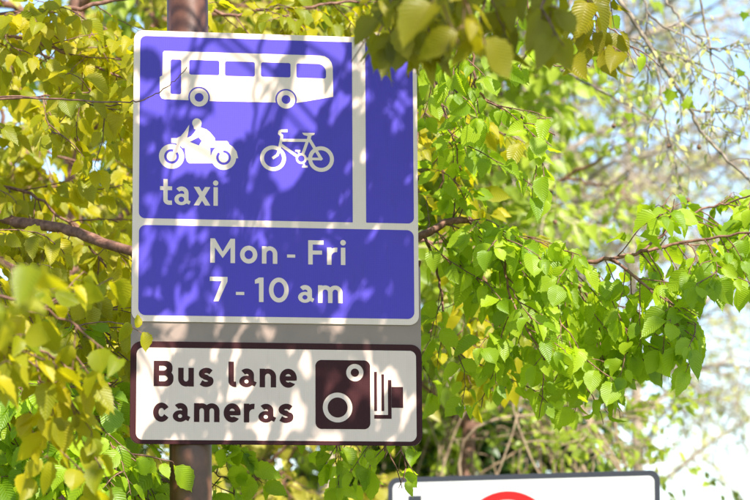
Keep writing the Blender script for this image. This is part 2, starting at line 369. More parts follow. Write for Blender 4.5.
# ------------------------------------------------------------------ bus lane sign
bus = empty('bus_lane_sign', SO, 'large blue bus lane time plate with bus, motorcycle and bicycle symbols', 'sign')
bus.rotation_euler = SM.to_euler()
BX0, BX1, BY0 = 275 - 142.5, 275 + 142.5, 30.0
BY1 = 30 + SH * PPU
plate('sign_plate', BX0, BY0, BX1, BY1, 9.5, 0, -.0035, M['white'], bus)
def rbox(x0, y0, x1, y1, r, sq=()):
    def fn(X, Y):
        d = d_box(X, Y, x0, y0, x1, y1, r)
        for q in sq: d = U(d, d_box(X, Y, *q))
        return d
    return fn
xl = S(139.6, 120)[0]; xr = S(413.3, 150)[0]; xd0 = S(352.3, 120)[0]; xd1 = S(365.6, 120)[0]
yt = S(139.7, 35.6)[1]; yb = S(250, 220.3)[1]; yt2 = S(250, 227.0)[1]; yb2 = S(250, 316.7)[1]
xl2 = S(138.6, 270)[0]; xr2 = S(414, 270)[0]
sheet_mesh('blue_panel', rbox(xl, yt, xd0, yb, 6, [(xd0 - 12, yt, xd0, yb)]), (xl - 1, yt - 1, xd0 + 1, yb + 1), .0004, M['blue'], bus, .5, 'blue panel carrying the vehicle symbols')
sheet_mesh('blue_panel', rbox(xd1, yt, xr, yb, 6, [(xd1, yt, xd1 + 12, yb)]), (xd1 - 1, yt - 1, xr + 1, yb + 1), .0004, M['blue'], bus, .5, 'narrow plain blue panel on the right')
sheet_mesh('blue_panel', rbox(xl2, yt2, xr2, yb2, 7), (xl2 - 1, yt2 - 1, xr2 + 1, yb2 + 1), .0004, M['blue'], bus, .5, 'lower blue panel carrying the times')
def Z(ox, oy, k): return lambda x, y: S(ox + x / k, oy + y / k)
# bus
z = Z(150, 40, 3.75)
def poly(z, L): return [z(*p) for p in L]
bus_out = poly(z, [(52, 41), (70, 41), (636, 58), (655, 61), (670, 70), (680, 84), (685, 102), (687, 213), (550, 236), (220, 229), (54, 222), (44, 219), (37, 208), (36, 138), (46, 133), (48, 48)])
def bus_fn(X, Y):
    d = d_poly(X, Y, bus_out)
    cut = []
    for a, b, c, e, r in ((77, 73, 117, 203, 2), (147, 76, 260, 131, 2), (281, 81, 393, 136, 2), (416, 85, 527, 139, 2), (549, 89, 660, 143, 2)):
        p, q = z(a, b), z(c, e); p2, q2 = z(c, b), z(a, e)
        y0, y1 = (p[1] + p2[1]) / 2, (q[1] + q2[1]) / 2
        cut.append(d_box(X, Y, (p[0] + q2[0]) / 2, y0, (q[0] + p2[0]) / 2, y1, r))
    pr = z(660, 89); corner = d_box(X, Y, pr[0] - 9, pr[1] - 4, pr[0] + 3, pr[1] + 9.5)
    cut[-1] = np.maximum(cut[-1], U(-corner, d_circ(X, Y, (pr[0] - 8.6, pr[1] + 9.0), 8.6)))
    w1, w2 = z(184, 215), z(510, 223); k = 285 / 283 / 3.75
    d = sub(d, *cut, d_circ(X, Y, w1, 40 * k), d_circ(X, Y, w2, 40 * k))
    return U(d, d_ring(X, Y, w1, 34.5 * k, 16.5 * k), d_ring(X, Y, w2, 34.5 * k, 16.5 * k))
b0, b1 = z(30, 30), z(695, 262)
sheet_mesh('bus_symbol', bus_fn, (b0[0], b0[1] - 3, b1[0], b1[1] + 4), .0008, M['white'], bus, .35)
# motorcycle
z2 = Z(155, 112, 8.3333); k2 = 1 / 8.3333
mo = poly(z2, [(135, 218), (180, 218), (215, 200), (245, 165), (285, 105), (281, 150), (268, 215), (300, 200), (325, 172), (340, 148), (325, 140), (318, 112), (350, 70), (388, 100), (380, 128), (430, 145), (460, 170), (498, 215), (502, 242), (600, 242), (610, 250), (618, 270), (650, 290), (680, 330), (693, 385), (672, 387), (640, 400), (490, 428), (285, 428), (266, 412), (252, 370), (250, 300), (150, 300), (135, 258)])
h1 = poly(z2, [(290, 249), (362, 211), (389, 240), (365, 279)]); h2 = poly(z2, [(460, 298), (507, 298), (482, 325), (464, 364)])
def ringcut(X, Y, c, a0, a1):
    r = d_ring(X, Y, c, 61 * k2, 41 * k2)
    q = [c, (c[0] + 20 * math.cos(R_(a0)), c[1] - 20 * math.sin(R_(a0))), (c[0] + 20 * math.cos(R_(a1)), c[1] - 20 * math.sin(R_(a1)))]
    return sub(r, d_poly(X, Y, q))
def moto_fn(X, Y):
    fw, rw = z2(138, 370), z2(571, 380)
    gap = sub(d_circ(X, Y, fw, 114 * k2), d_poly(X, Y, poly(z2, [(178, 240), (205, 240), (208, 296), (180, 280)])))
    body = sub(U(d_poly(X, Y, mo), d_circ(X, Y, z2(349, 92), 39 * k2)), d_poly(X, Y, h1), d_poly(X, Y, h2), gap)
    return sub(U(body, d_circ(X, Y, fw, 104 * k2), d_circ(X, Y, rw, 104 * k2)), ringcut(X, Y, fw, 38, 76), ringcut(X, Y, rw, 92, 134))
a_, b_ = z2(20, 40), z2(705, 495)
sheet_mesh('motorcycle_symbol', moto_fn, (a_[0], a_[1], b_[0], b_[1]), .0008, M['white'], bus, .22)
# bicycle
z3 = Z(255, 122, 8.3333)
def bike_fn(X, Y):
    P = lambda *L: [z3(*p) for p in L]
    st = lambda L, w_: d_stroke(X, Y, P(*L), w_ * k2)
    return U(d_ring(X, Y, z3(150, 302), 108 * k2, 75 * k2), d_ring(X, Y, z3(550, 309), 108 * k2, 75 * k2),
             st([(272, 73), (222, 73), (206, 80), (203, 96), (222, 112), (222, 130), (208, 195), (200, 240), (186, 275), (145, 303)], 24),
             st([(215, 152), (450, 154)], 25), st([(212, 188), (350, 285)], 26), st([(440, 150), (398, 268)], 25),
             d_poly(X, Y, P((392, 90), (498, 92), (494, 106), (470, 116), (462, 150), (430, 150), (438, 118), (405, 108))),
             st([(450, 140), (556, 316)], 26), st([(430, 307), (558, 309)], 22),
             d_ring(X, Y, z3(385, 305), 46 * k2, 27 * k2), st([(334, 240), (378, 240)], 17), st([(358, 240), (368, 265)], 15),
             st([(393, 372), (439, 372)], 17), st([(404, 345), (414, 372)], 15))
a_, b_ = z3(30, 45), z3(670, 430)
sheet_mesh('bicycle_symbol', bike_fn, (a_[0], a_[1], b_[0], b_[1]), .0008, M['white'], bus, .22)
word(bus, 'lettering', [('t', 159.8, 172), ('a', 174.6, 190.4), ('x', 193.6, 210.4), ('i', 213, 218.2)], (188, 205.2), 18.6, 4.3, 24.6, .0008, M['white'], 'word taxi')
word(bus, 'lettering', [('M', 210.2, 235), ('o', 240, 257.3), ('n', 261.9, 277.3), ('-', 287, 295.2), ('F', 308.2, 323.6), ('r', 327, 336.8), ('i', 340.6, 345.6)], (277, 263.9), 17.4, 4.5, 24.3, .0008, M['white'], 'words Mon - Fri')
word(bus, 'lettering', [('7', 209.6, 227.4), ('-', 235.8, 244.2), ('1', 254.8, 263.5), ('0', 268.9, 288.7), ('a', 298.3, 314), ('m', 318, 342.5)], (277, 302.3), 17.6, 4.5, 24.4, .0008, M['white'], 'words 7 - 10 am')
# ------------------------------------------------------------------ camera sign (grey board behind both plates)
cs = empty('camera_sign', SO + SM @ Vector((0, 0, -1.084)), 'white bus lane cameras sign with dark border, below the blue plate', 'sign')
cs.rotation_euler = SM.to_euler()
holder = Vector((0, 0, 1.084))
def shift(o):
    for q in (o if isinstance(o, list) else [o]): q.location = holder
    return o
LX0, LX1 = 275 - .3792 * PPU + .9, 275 + .3792 * PPU + .9
LY0, LY1 = 30 + .8193 * PPU, 30 + 1.0838 * PPU
shift(plate('backing_board', LX0 + .3, 30 + .60 * PPU, LX1 - .3, LY1 - .2, 9, -.0040, -.0075, M['alu'], cs))
shift(plate('sign_plate', LX0, LY0, LX1, LY1, 11, 0, -.0036, M['flare_black'], cs, 'plate with black border, flare warmth in its colour'))
ci = (S(136.2, 400)[0], S(250, 348.9)[1], S(416.3, 400)[0], S(250, 440.6)[1])
shift(sheet_mesh('face_panel', rbox(*ci, 6.5), (ci[0] - 1, ci[1] - 1, ci[2] + 1, ci[3] + 1), .0005, M['cream'], cs, .5))
z4 = Z(300, 345, 4.7615); k4 = 1 / 4.76
def bx_(X, Y, a, b, c, d, r=0):
    p, q = z4(a, b), z4(c, d); return d_box(X, Y, p[0], p[1], q[0], q[1], r)
def cam_fn(X, Y):
    return U(sub(bx_(X, Y, 73, 71, 335, 402, 6.2), d_ring(X, Y, z4(261, 132), 41 * k4, 19.5 * k4), d_ring(X, Y, z4(179, 298), 70 * k4, 47 * k4)),
             bx_(X, Y, 352, 128, 367, 315), bx_(X, Y, 387, 140, 401, 315), bx_(X, Y, 418, 167, 436, 352), bx_(X, Y, 353, 333, 436, 352), bx_(X, Y, 436, 200, 491, 300))
a_, b_ = z4(60, 55), z4(505, 420)
shift(sheet_mesh('camera_symbol', cam_fn, (a_[0], a_[1], b_[0], b_[1]), .0009, M['flare_black'], cs, .3))
shift(word(cs, 'lettering', [('B', 153.6, 173.4), ('u', 178.1, 193.8), ('s', 198.2, 213.9), ('l', 228.4, 236.2), ('a', 239.5, 256.4), ('n', 259.6, 276.1), ('e', 279.6, 296.8)], (225, 387.0), 18.4, 5.35, 25.0, .0009, M['flare_black'], 'words Bus lane'))
shift(word(cs, 'lettering', [('c', 153, 169.7), ('a', 173, 190), ('m', 193.9, 219.5), ('e', 223.6, 240.6), ('r', 243.8, 254), ('a', 258.7, 275.8), ('s', 278, 293.8)], (225, 422.3), 18.4, 5.35, 25.0, .0009, M['flare_black'], 'word cameras'))
# rivets along the plate edge
def rivet_mesh():
    V = [(0, -.0022, 0)]; F = []
    for r, o in ((.0022, -.0017), (.0032, 0)):
        for i in range(10): V.append((r * math.cos(i * math.pi / 5), o, r * math.sin(i * math.pi / 5)))
    for i in range(10):
        j = (i + 1) % 10; F.append((0, 1 + i, 1 + j)); F.append((1 + i, 11 + i, 11 + j, 1 + j))
    me = bpy.data.meshes.new('rivet'); me.from_pydata(V, [], F); return me

# ------------------------------------------------------------------ tubes
class Mesh:
    def __init__(s): s.v = []; s.f = []
    def tube(s, pts, r0, r1, k=6, knob=0.0):
        n = len(pts); base = len(s.v); pr = None
        for i, p in enumerate(pts):
            t = (pts[min(i + 1, n - 1)] - pts[max(i - 1, 0)])
            if t.length < 1e-8: t = Vector((0, 0, 1))
            t.normalize()
            u = t.cross(Vector((0.31, .2, .93))); 
            if u.length < .05: u = t.cross(Vector((1, 0, 0)))
            u.normalize()
            if pr is not None and u.dot(pr) < 0: u = -u
            pr = u; v = t.cross(u); r = r0 + (r1 - r0) * i / max(1, n - 1)
            if knob: r *= 1 + random.uniform(-knob, knob)
            for q in range(k):
                a = 2 * math.pi * q / k; s.v.append(p + (u * math.cos(a) + v * math.sin(a)) * r)
        for i in range(n - 1):
            for q in range(k):
                a, b = base + i * k + q, base + i * k + (q + 1) % k
                s.f.append((a, b, b + k, a + k))
        s.f.append(tuple(base + (n - 1) * k + q for q in range(k))); s.f.append(tuple(base + q for q in reversed(range(k))))
    def build(s, name, mat, parent=None, origin=Vector((0, 0, 0)), sm=True):
        me = bpy.data.meshes.new(name); me.from_pydata([v - origin for v in s.v], [], s.f); me.materials.append(mat)
        if sm: me.polygons.foreach_set('use_smooth', [True] * len(me.polygons))
        return link(bpy.data.objects.new(name, me), parent)

# ------------------------------------------------------------------ leaves
def leaf_template(seg, wid=.36, curl=.16, fold=.16, twist=0., serr=.03, bow=0.):
    V = []; UVs = []; F = []
    for i in range(seg + 1):
        v = i / seg
        hw = wid * (math.sin(math.pi * min(1, v ** .80)) ** (.72 + .55 * v) if 0 < v < 1 else 0)
        if v > .8: hw *= 1 - .3 * (v - .8) / .2
        if serr and 0 < i < seg: hw += serr * (1 if i % 2 else -1) * .5
        zc = -curl * v * v + .02 * math.sin(7 * v); xc = bow * math.sin(math.pi * v)
        a = twist * (v - .3)
        for s_ in (-1, 0, 1):
            x = s_ * hw; zz = abs(x) * fold * 2 * (1 - .4 * v) + (.012 * math.sin(v * 31 + s_) if s_ else 0)
            V.append((xc + x * math.cos(a), v, zc + zz + x * math.sin(a))); UVs.append((.5 + s_ * hw / .8, v))
    for i in range(seg):
        b = i * 3
        F.append((b, b + 1, b + 4, b + 3)); F.append((b + 1, b + 2, b + 5, b + 4))
    return np.array(V, float), np.array(F), np.array(UVs)
NEAR_T = [leaf_template(11, .31, .2, .14, .2, .035, .03), leaf_template(11, .27, .38, .26, .6, bow=.06), leaf_template(11, .35, .06, .12, -.5, bow=-.04), leaf_template(11, .29, .55, .34, .4), leaf_template(11, .33, .25, .45, -.9, bow=.03)]
FAR_T = [leaf_template(4, .36, .2, .15, 0, 0), leaf_template(4, .33, .4, .3, .4, 0)]
BUD_T = [leaf_template(3, .25, .2, .3, 0, 0)]
LOBE = [(0, 0), (.16, .02), (.42, -.06), (.36, .14), (.58, .36), (.34, .40), (.30, .56), (.14, .62), (0, 1), (-.14, .62), (-.30, .56), (-.34, .40), (-.58, .36), (-.36, .14), (-.42, -.06), (-.16, .02)]
def lobed():
    V = [(0, .3, -.03)] + [(x, y, .12 * abs(x) - .1 * y * y) for x, y in LOBE]
    n = len(LOBE); F = [(0, 1 + i, 1 + (i + 1) % n) for i in range(n)]
    return np.array(V), np.array(F), np.array([(.5 + v[0] / 1.4, v[1]) for v in V])
LOBE_T = [lobed()]
_tm = {}
def template_mesh(T, mat, key):
    k = (key, mat.name)
    if k not in _tm:
        me = bpy.data.meshes.new('leaf'); me.from_pydata([tuple(v) for v in T[0]], [], [tuple(int(i) for i in f) for f in T[1]])
        uvl = me.uv_layers.new(name='UVMap'); li = np.array([l.vertex_index for l in me.loops])
        uvl.data.foreach_set('uv', T[2][li].ravel()); me.materials.append(mat)
        me.polygons.foreach_set('use_smooth', [True] * len(me.polygons)); _tm[k] = me
    return _tm[k]
def mass(name, T, mats, mat, parent, org):
    """many leaves joined in one mesh; mats (N,4,4)"""
    A = np.array(mats); N = len(A); V, F, UVs = T; nv = len(V)
    W = np.einsum('nij,vj->nvi', A[:, :3, :3], V) + A[:, None, :3, 3] - np.array(org)
    fs = F.shape[1]; FF = (F[None] + (np.arange(N) * nv)[:, None, None]).reshape(-1, fs)
    me = bpy.data.meshes.new(name); me.vertices.add(N * nv); me.vertices.foreach_set('co', W.ravel().astype(np.float32))
    me.loops.add(FF.size); me.polygons.add(len(FF)); me.loops.foreach_set('vertex_index', FF.ravel().astype(np.int32))
    me.polygons.foreach_set('loop_start', (np.arange(len(FF)) * fs).astype(np.int32))
    me.update(calc_edges=True); uvl = me.uv_layers.new(name='UVMap')
    uvl.data.foreach_set('uv', np.tile(UVs[F].reshape(-1, 2), (N, 1)).ravel().astype(np.float32))
    me.polygons.foreach_set('use_smooth', np.ones(len(FF), bool)); me.materials.append(mat)
    return me
# picture window of the sign: the twigs here have been pruned away from its face
def in_front_of_sign(p, px, py):
    if p.y > SO.y + .12: return False
    return (124 < px < 424 and 26 < py < 452)
def rnd(s=1.): return Vector((random.gauss(0, s), random.gauss(0, s), random.gauss(0, s)))

class Tree:
    def __init__(s, name, base, label, cat, group, lmat, bmat, T, leaf=.07, pieces=300, twig_r=.0022, droop=.5):
        s.o = empty(name, base, label, cat, group); s.base = Vector(base); s.lm = lmat; s.bm = bmat; s.T = T
        s.leaf = leaf; s.pieces = pieces; s.L = []; s.tw = Mesh(); s.twig_r = twig_r; s.droop = droop; s.allow = None; s.noprune = False
    def trunk(s, pts, r0, r1, k=12, name='trunk', mat=None):
        m = Mesh(); m.tube(smooth(pts, 8, .004), r0, r1, k, .05); return m.build(name, mat or s.bm, s.o, s.base)
    def limb(s, pts, r0, r1, k=8, name='branch', n=8, jit=.004):
        P = smooth(pts, n, jit); m = Mesh(); m.tube(P, r0, r1, k, .08); m.build(name, s.bm, s.o, s.base); return P
    def ok(s, p):
        px, py, d = proj([p]); px, py = px[0], py[0]
        if s.allow and not s.allow(px, py, p): return False
        return s.noprune or not in_front_of_sign(p, px, py)
    def leaf_at(s, p, t, side, size, face):
        d = (t * .45 + side * .8 + Vector((0, 0, -1)) * s.droop * random.uniform(.6, 1.9) + rnd(.22)).normalized()
        q = p + d * size * .22
        tipn = q + d * size * .6
        if not s.ok(tipn) or not s.ok(q): return
        s.tw.tube([p, q], s.twig_r * .45, s.twig_r * .35, 3)
        nrm = (face + rnd(.45)); nrm = nrm - d * nrm.dot(d)
        if nrm.length < .05: nrm = rnd()
        nrm.normalize(); x = d.cross(nrm).normalized()
        sz = size * random.uniform(.58, 1.28)
        Mx = Matrix(((x.x * sz, d.x * sz, nrm.x * sz, q.x), (x.y * sz, d.y * sz, nrm.y * sz, q.y), (x.z * sz, d.z * sz, nrm.z * sz, q.z), (0, 0, 0, 1)))
        s.L.append(Mx)
    def twig(s, p, d, length, nodes=None, sub_=True, leafy=1.0):
        step = s.leaf * .48; n = nodes or max(2, int(length / step)); pts = [p.copy()]; t = d.normalized()
        side = t.cross(Vector((0, 0, 1)));
        if side.length < .1: side = Vector((1, 0, 0))
        side.normalize(); face0 = Vector((random.uniform(-.3, .3), -.55, .75))
        for i in range(n):
            t = (t + rnd(.10) + Vector((0, 0, -1)) * s.droop * .10 + side * .10 * (1 if i % 2 else -1)).normalized()
            p = p + t * (length / n)
            if not s.ok(p): break
            pts.append(p.copy())
            sd = (side * (1 if i % 2 else -1) + Vector((0, 0, random.uniform(-.3, .3)))).normalized()
            if random.random() < leafy: s.leaf_at(p, t, sd, s.leaf * (.75 + .4 * min(1, (i + 1) / n + .3)), face0)
            if sub_ and i > 0 and random.random() < .32 and length > .2:
                s.twig(p, (t + sd * .9 + rnd(.2)).normalized(), length * random.uniform(.35, .6), sub_=False, leafy=leafy)
        if len(pts) > 1: s.tw.tube(pts, s.twig_r, s.twig_r * .5, 4)
        if leafy > .5 and len(pts) == n + 1: s.leaf_at(p, t, t, s.leaf, face0)
    def dress(s, P, n, length, spread=1., down=.25, a=.1, leafy=1.):
        """twigs along a limb"""
        for i in range(n):
            u = a + (1 - a) * (i + random.random()) / n; k = min(len(P) - 2, int(u * (len(P) - 1)))
            t = (P[k + 1] - P[k]).normalized(); r = rnd(); r = (r - t * r.dot(t)).normalized()
            d = (t * .7 + r * spread + Vector((0, 0, -down))).normalized()
            s.twig(P[k].lerp(P[k + 1], random.random()), d, length * random.uniform(.6, 1.3), leafy=leafy)
    def finish(s, stuffname='foliage'):
        s.tw.f and tag(s.tw.build('twigs', s.bm, s.o, s.base), kind='stuff')
        if not s.L: return
        C = np.array([m.translation for m in s.L]); sz = np.array([m.col[1].xyz.length for m in s.L])
        C2 = C + np.array([m.col[1].xyz for m in s.L]) * .5
        px, py, d = proj(C2); size = sz * FPX / d
        vis = (px > -5) & (px < 755) & (py > -5) & (py < 505) & (size > 9)
        hid = (C2[:, 1] > SO.y) & (px > 134) & (px < 418) & (py > 34) & (py < 442); vis &= ~hid
        order = np.argsort(-np.where(vis, size, 0)); single = [i for i in order[:s.pieces] if vis[i]]
        ss = set(int(i) for i in single)
        for i in single:
            ti = int(i) % len(s.T); o = bpy.data.objects.new('leaf', template_mesh(s.T[ti], s.lm, id(s.T[ti])))
            o.parent = s.o; o.matrix_basis = Matrix.Translation(-s.base) @ s.L[int(i)]; sc.collection.objects.link(o)
        for ti, T in enumerate(s.T):
            rest = [s.L[i] for i in range(len(s.L)) if i not in ss and i % len(s.T) == ti]
            if rest:
                me = mass(stuffname, T, rest, s.lm, s.o, s.base)
                tag(link(bpy.data.objects.new(stuffname, me), s.o), kind='stuff')
        print('TREE', s.o.name, 'leaves', len(s.L), 'single', len(single))

# ------------------------------------------------------------------ sign post and its clamps
pb = S(190, 300); PX = (pb[0] - 275) / PPU
post_c = SO + SX * (PX + .001) - SN * (.0078 + .056)
top = at(187.0, -60, post_c.y) ; bot = at(190.7, 470, post_c.y)
dz = (top - bot).normalized(); foot = bot - dz * (bot.z / dz.z)
post = empty('sign_post', foot, 'round brown painted steel post carrying the two bus lane signs', 'post')
m = Mesh(); m.tube([foot, foot + dz * 4.35], .0545, .0545, 40); po = m.build('pole', M['post'], post, foot)
m = Mesh(); m.tube([foot + dz * 4.35, foot + dz * 4.37, foot + dz * 4.385], .057, .03, 32); m.build('cap', M['steel'], post, foot)
for zz in (2.30, 2.72, 3.16):
    c = foot + dz * zz; m = Mesh(); m.tube([c, c + dz * .028], .0575, .0575, 32); m.build('clamp_band', M['steel'], post, foot, sm=True)

# ------------------------------------------------------------------ second sign, farther back
D2 = 9.0
tr, tl = at(659.5, 470, D2 - .16), at(388, 478, D2 + .26)
ax = (tr - tl); W2 = ax.length; axn = ax.normalized(); yaw2 = math.atan2(axn.y, axn.x)
s2 = empty('restriction_sign', (tl + tr) / 2, 'white sign with dark grey border and red ring, lower right behind the bus lane signs', 'sign')
s2.rotation_euler = (0, -math.asin(axn.z), yaw2)
hw = W2 / 2 * PPU; H2 = .78 * PPU
plate('sign_plate', 275 - hw, 30, 275 + hw, 30 + H2, 13, 0, -.004, M['grey2'], s2, 'plate with dark grey border')
q = 7.2
sheet_mesh('face_panel', rbox(275 - hw + q, 30 + q, 275 + hw - q, 30 + H2 - q, 8), (275 - hw + q - 1, 30 + q - 1, 275 + hw - q + 1, 30 + H2 - q + 1), .0006, M['white2'], s2, .8)
sc2 = PPU * W2 / 271.6
rc = (275 + (510 - 523.7) * sc2, 30 + (490 + 50 - 474.3) * sc2)
sheet_mesh('red_ring', lambda X, Y: d_ring(X, Y, rc, 50 * sc2, 42 * sc2), (rc[0] - 52 * sc2, rc[1] - 52 * sc2, rc[0] + 52 * sc2, rc[1] + 52 * sc2), .0012, M['red'], s2, .5)
bxx = 275 + (409.3 - 523.7) * sc2; byy = 30 + (495.0 - 477.2) * sc2
sheet_mesh('dark_bar', lambda X, Y: d_box(X, Y, bxx, byy, bxx + 13.4 * sc2, byy + 60 * sc2), (bxx - 1, byy - 1, bxx + 14.4 * sc2, byy + 61 * sc2), .0012, M['grey2'], s2, .6)
for sg in (-.3, .3):
    c0 = (tl + tr) / 2 + axn * sg + Vector((-axn.y, axn.x, 0)) * .045; c0.z = 0
    m = Mesh(); m.tube([c0, c0 + Vector((0, 0, (tl.z + tr.z) / 2 - .06))], .038, .038, 24)
    pp = m.build('post', M['steel'], s2, Vector((0, 0, 0))); pp.matrix_parent_inverse = Matrix.Identity(4)
    Mi = (Matrix.Translation(s2.location) @ s2.rotation_euler.to_matrix().to_4x4()).inverted(); pp.matrix_basis = Mi

# ------------------------------------------------------------------ trees near the signs
G = 'trees and branches round the signs'
# 1. the tree whose reddish limb passes behind the sign
B = Vector((-2.6, 8.2, 0))
t1 = Tree('broadleaf_tree', B, 'fresh green tree whose reddish limb passes behind the blue sign and droops at the right', 'tree', G, M['leaf_green'], M['bark_red'], NEAR_T, .062)
t1.trunk([B, B + Vector((.1, 0, 1.4)), B + Vector((.25, -.1, 2.6)), B + Vector((.2, -.05, 4.6))], .13, .06)
D = 7.25
main = t1.limb([B + Vector((.25, -.1, 2.65)), at(-60, 208, 7.7), at(10, 221, 7.5), at(62, 228, 7.4), at(131, 251, D), at(210, 268, D), at(300, 266, D), at(385, 246, D), at(422, 236, D), at(445, 223, D), at(470, 219, D)], .0175, .0095, 10, n=8, jit=.0015)
r1 = t1.limb([at(468, 219, D), at(505, 240, D), at(555, 262, D - .05), at(620, 257, D - .1), at(680, 243, D - .1), at(760, 232, D - .2)], .0095, .003, 8, jit=.002)
r2 = t1.limb([at(468, 220, D), at(500, 252, D - .1), at(512, 300, D - .15), at(545, 360, D - .2)], .0055, .0022, 6, jit=.002)
r3 = t1.limb([at(555, 262, D), at(590, 300, D + .1), at(605, 360, D + .1)], .005, .002, 6, jit=.002)
r4 = t1.limb([at(610, 258, D - .1), at(650, 290, D - .15), at(682, 335, D - .2)], .005, .002, 6, jit=.002)
r5 = t1.limb([at(640, 252, D), at(690, 215, D + .1), at(735, 200, D + .1), at(770, 190, D)], .004, .002, 6, jit=.002)
r6 = t1.limb([at(425, 236, D), at(440, 280, D + .2), at(447, 335, D + .2), at(470, 365, D + .2)], .005, .002, 6, jit=.002)
r7 = t1.limb([at(490, 232, D + .3), at(540, 290, D + .4), at(580, 340, D + .4)], .005, .002, 6, jit=.002)
t1.allow = lambda px, py, p: not ((px > 560 and py < 205 - (px - 560) * .12) or (px > 700 and py > 300) or (px > 625 and py > 385) or (px > 425 and py > 425) or (470 < px < 560 and py < 190))
t1.dress(r1, 19, .24, down=.5); t1.dress(r1, 9, .3, spread=.4, down=1.2)
t1.dress(r2, 11, .20, down=.4); t1.dress(r3, 10, .22, down=.4); t1.dress(r4, 11, .20, down=.5)
t1.dress(r5, 15, .18, down=.3); t1.dress(r6, 6, .2); t1.dress(r7, 8, .22, down=.5)
t1.dress(main[62:], 12, .25)
# the foliage that hangs below the camera sign
for (x, y, d) in ((215, 400, 7.3), (335, 415, 7.2), (385, 420, 7.1), (400, 428, 7.0), (350, 425, 7.8)):
    P = t1.limb([at(x + 20, 262, D), at(x + 12, 340, D + .1), at(x, y, d), at(x + 6, y + 40, d)], .004, .002, 6, jit=.002)
    t1.allow = lambda px, py, p: py > 395 and not (px > 420 or (px > 378 and py > 460 and not (396 < px < 416 and py < 494)) or (286 < px < 318 and py > 462))
    t1.dress(P, 6, .15, a=.6, down=.7)
t1.finish()

# 2. left tree, flare gold painted into its leaves, boughs at several depths
B = Vector((-2.3, 7.4, 0))
t2 = Tree('broadleaf_tree', B, 'green tree with flare gold in its leaf colour, filling the left side beside the signs', 'tree', G, M['leaf_flare'], M['bark_red'], NEAR_T, .064)
t2.trunk([B, B + Vector((-.05, .1, 1.8)), B + Vector((.1, .1, 3.4)), B + Vector((.0, .1, 5.2))], .14, .07)
def bough(t, L, r0, r1, n, ln, **k):
    P = t.limb([at(*q) for q in L], r0, r1, 7, n=7, jit=.003); t.dress(P, n, ln, **k); return P
bough(t2, [(-120, 40, 7.8), (0, 16, 7.7), (70, 8, 7.6), (150, -6, 7.6)], .010, .006, 12, .26)
bough(t2, [(-120, 30, 7.6), (0, 34, 7.5), (60, 52, 7.4), (105, 70, 7.4), (170, 92, 7.4)], .006, .003, 15, .24)
bough(t2, [(-120, 60, 8.2), (0, 38, 8.1), (60, 66, 8.0), (90, 85, 8.0), (135, 112, 8.0)], .006, .003, 12, .25)
bough(t2, [(-120, 120, 7.4), (0, 100, 7.3), (70, 98, 7.2), (110, 105, 7.1), (160, 96, 7.0)], .004, .0015, 10, .2)
bough(t2, [(-120, 170, 7.8), (0, 185, 7.7), (60, 215, 7.6), (120, 285, 7.6)], .006, .003, 20, .26)
bough(t2, [(-120, 230, 7.0), (0, 262, 7.0), (60, 300, 7.0), (118, 340, 7.0)], .006, .003, 22, .26)
bough(t2, [(-120, 300, 7.6), (0, 330, 7.6), (60, 350, 7.6), (120, 392, 7.6)], .006, .003, 24, .26)
bough(t2, [(-100, 150, 9.0), (0, 130, 9.0), (70, 160, 9.0), (140, 150, 9)], .006, .003, 14, .3)
bough(t2, [(-100, 230, 9.0), (0, 240, 9.0), (70, 260, 9.0), (140, 270, 9)], .006, .003, 18, .3)
bough(t2, [(150, -40, 8.0), (215, 12, 7.9), (265, 10, 7.9), (330, 4, 7.9), (380, -2, 7.9)], .006, .004, 20, .22)
bough(t2, [(380, -30, 7.6), (425, 60, 7.6), (445, 130, 7.6), (440, 200, 7.7)], .006, .002, 10, .2)
t2.noprune = True      # one thin twig reaches across the corner of the blue plate
t2.limb([at(-120, 92, 6.6), at(0, 96, 6.5), at(70, 100, 6.45), at(125, 102, 6.42), at(150, 97, 6.42), at(172, 83, 6.4), at(187, 67, 6.4)], .0028, .0009, 6, name='branch', jit=.0015)
t2.limb([at(60, 330, 6.9), at(100, 322, 6.7), at(128, 326, 6.5), at(143, 334, 6.45)], .002, .001, 5, jit=.001)
for (x, y), dx, dz_, sz_ in (((128, 322), -.25, -1, .055), ((143, 332), .28, -1, .052), ((137, 328), .05, .35, .036)):
    p = at(x, y, 6.45); d = Vector((dx, -.1, dz_)).normalized(); nn = Vector((.5, -.8, .2)); nn = (nn - d * nn.dot(d)).normalized(); xx = d.cross(nn) * sz_
    t2.L.append(Matrix(((xx.x, d.x * sz_, nn.x * sz_, p.x), (xx.y, d.y * sz_, nn.y * sz_, p.y), (xx.z, d.z * sz_, nn.z * sz_, p.z), (0, 0, 0, 1))))
t2.noprune = False
bough(t2, [(420, 240, 8.2), (460, 250, 8.2), (490, 290, 8.2), (500, 330, 8.2)], .006, .002, 16, .24)
t2.finish()
# 3. lower left, greener
B = Vector((-2.0, 6.6, 0))
t3 = Tree('broadleaf_tree', B, 'bright green young tree with hanging leaves in the lower left corner', 'tree', G, M['leaf_green'], M['bark_red'], NEAR_T, .068)
t3.trunk([B, B + Vector((-.02, 0, 1.2)), B + Vector((.05, 0, 2.2)), B + Vector((.0, 0, 3.0))], .05, .02)
bough(t3, [(-150, 400, 6.7), (0, 372, 6.7), (60, 395, 6.7), (125, 440, 6.7)], .006, .003, 26, .22)
bough(t3, [(-150, 440, 6.9), (0, 430, 6.9), (60, 440, 6.9), (150, 470, 6.9)], .006, .003, 26, .22)
bough(t3, [(-150, 480, 7.3), (0, 480, 7.3), (80, 470, 7.3), (165, 480, 7.3)], .006, .003, 22, .22)
bough(t3, [(120, 560, 7.5), (215, 530, 7.5), (235, 490, 7.4), (212, 470, 7.4)], .004, .002, 8, .15)
t3.finish()
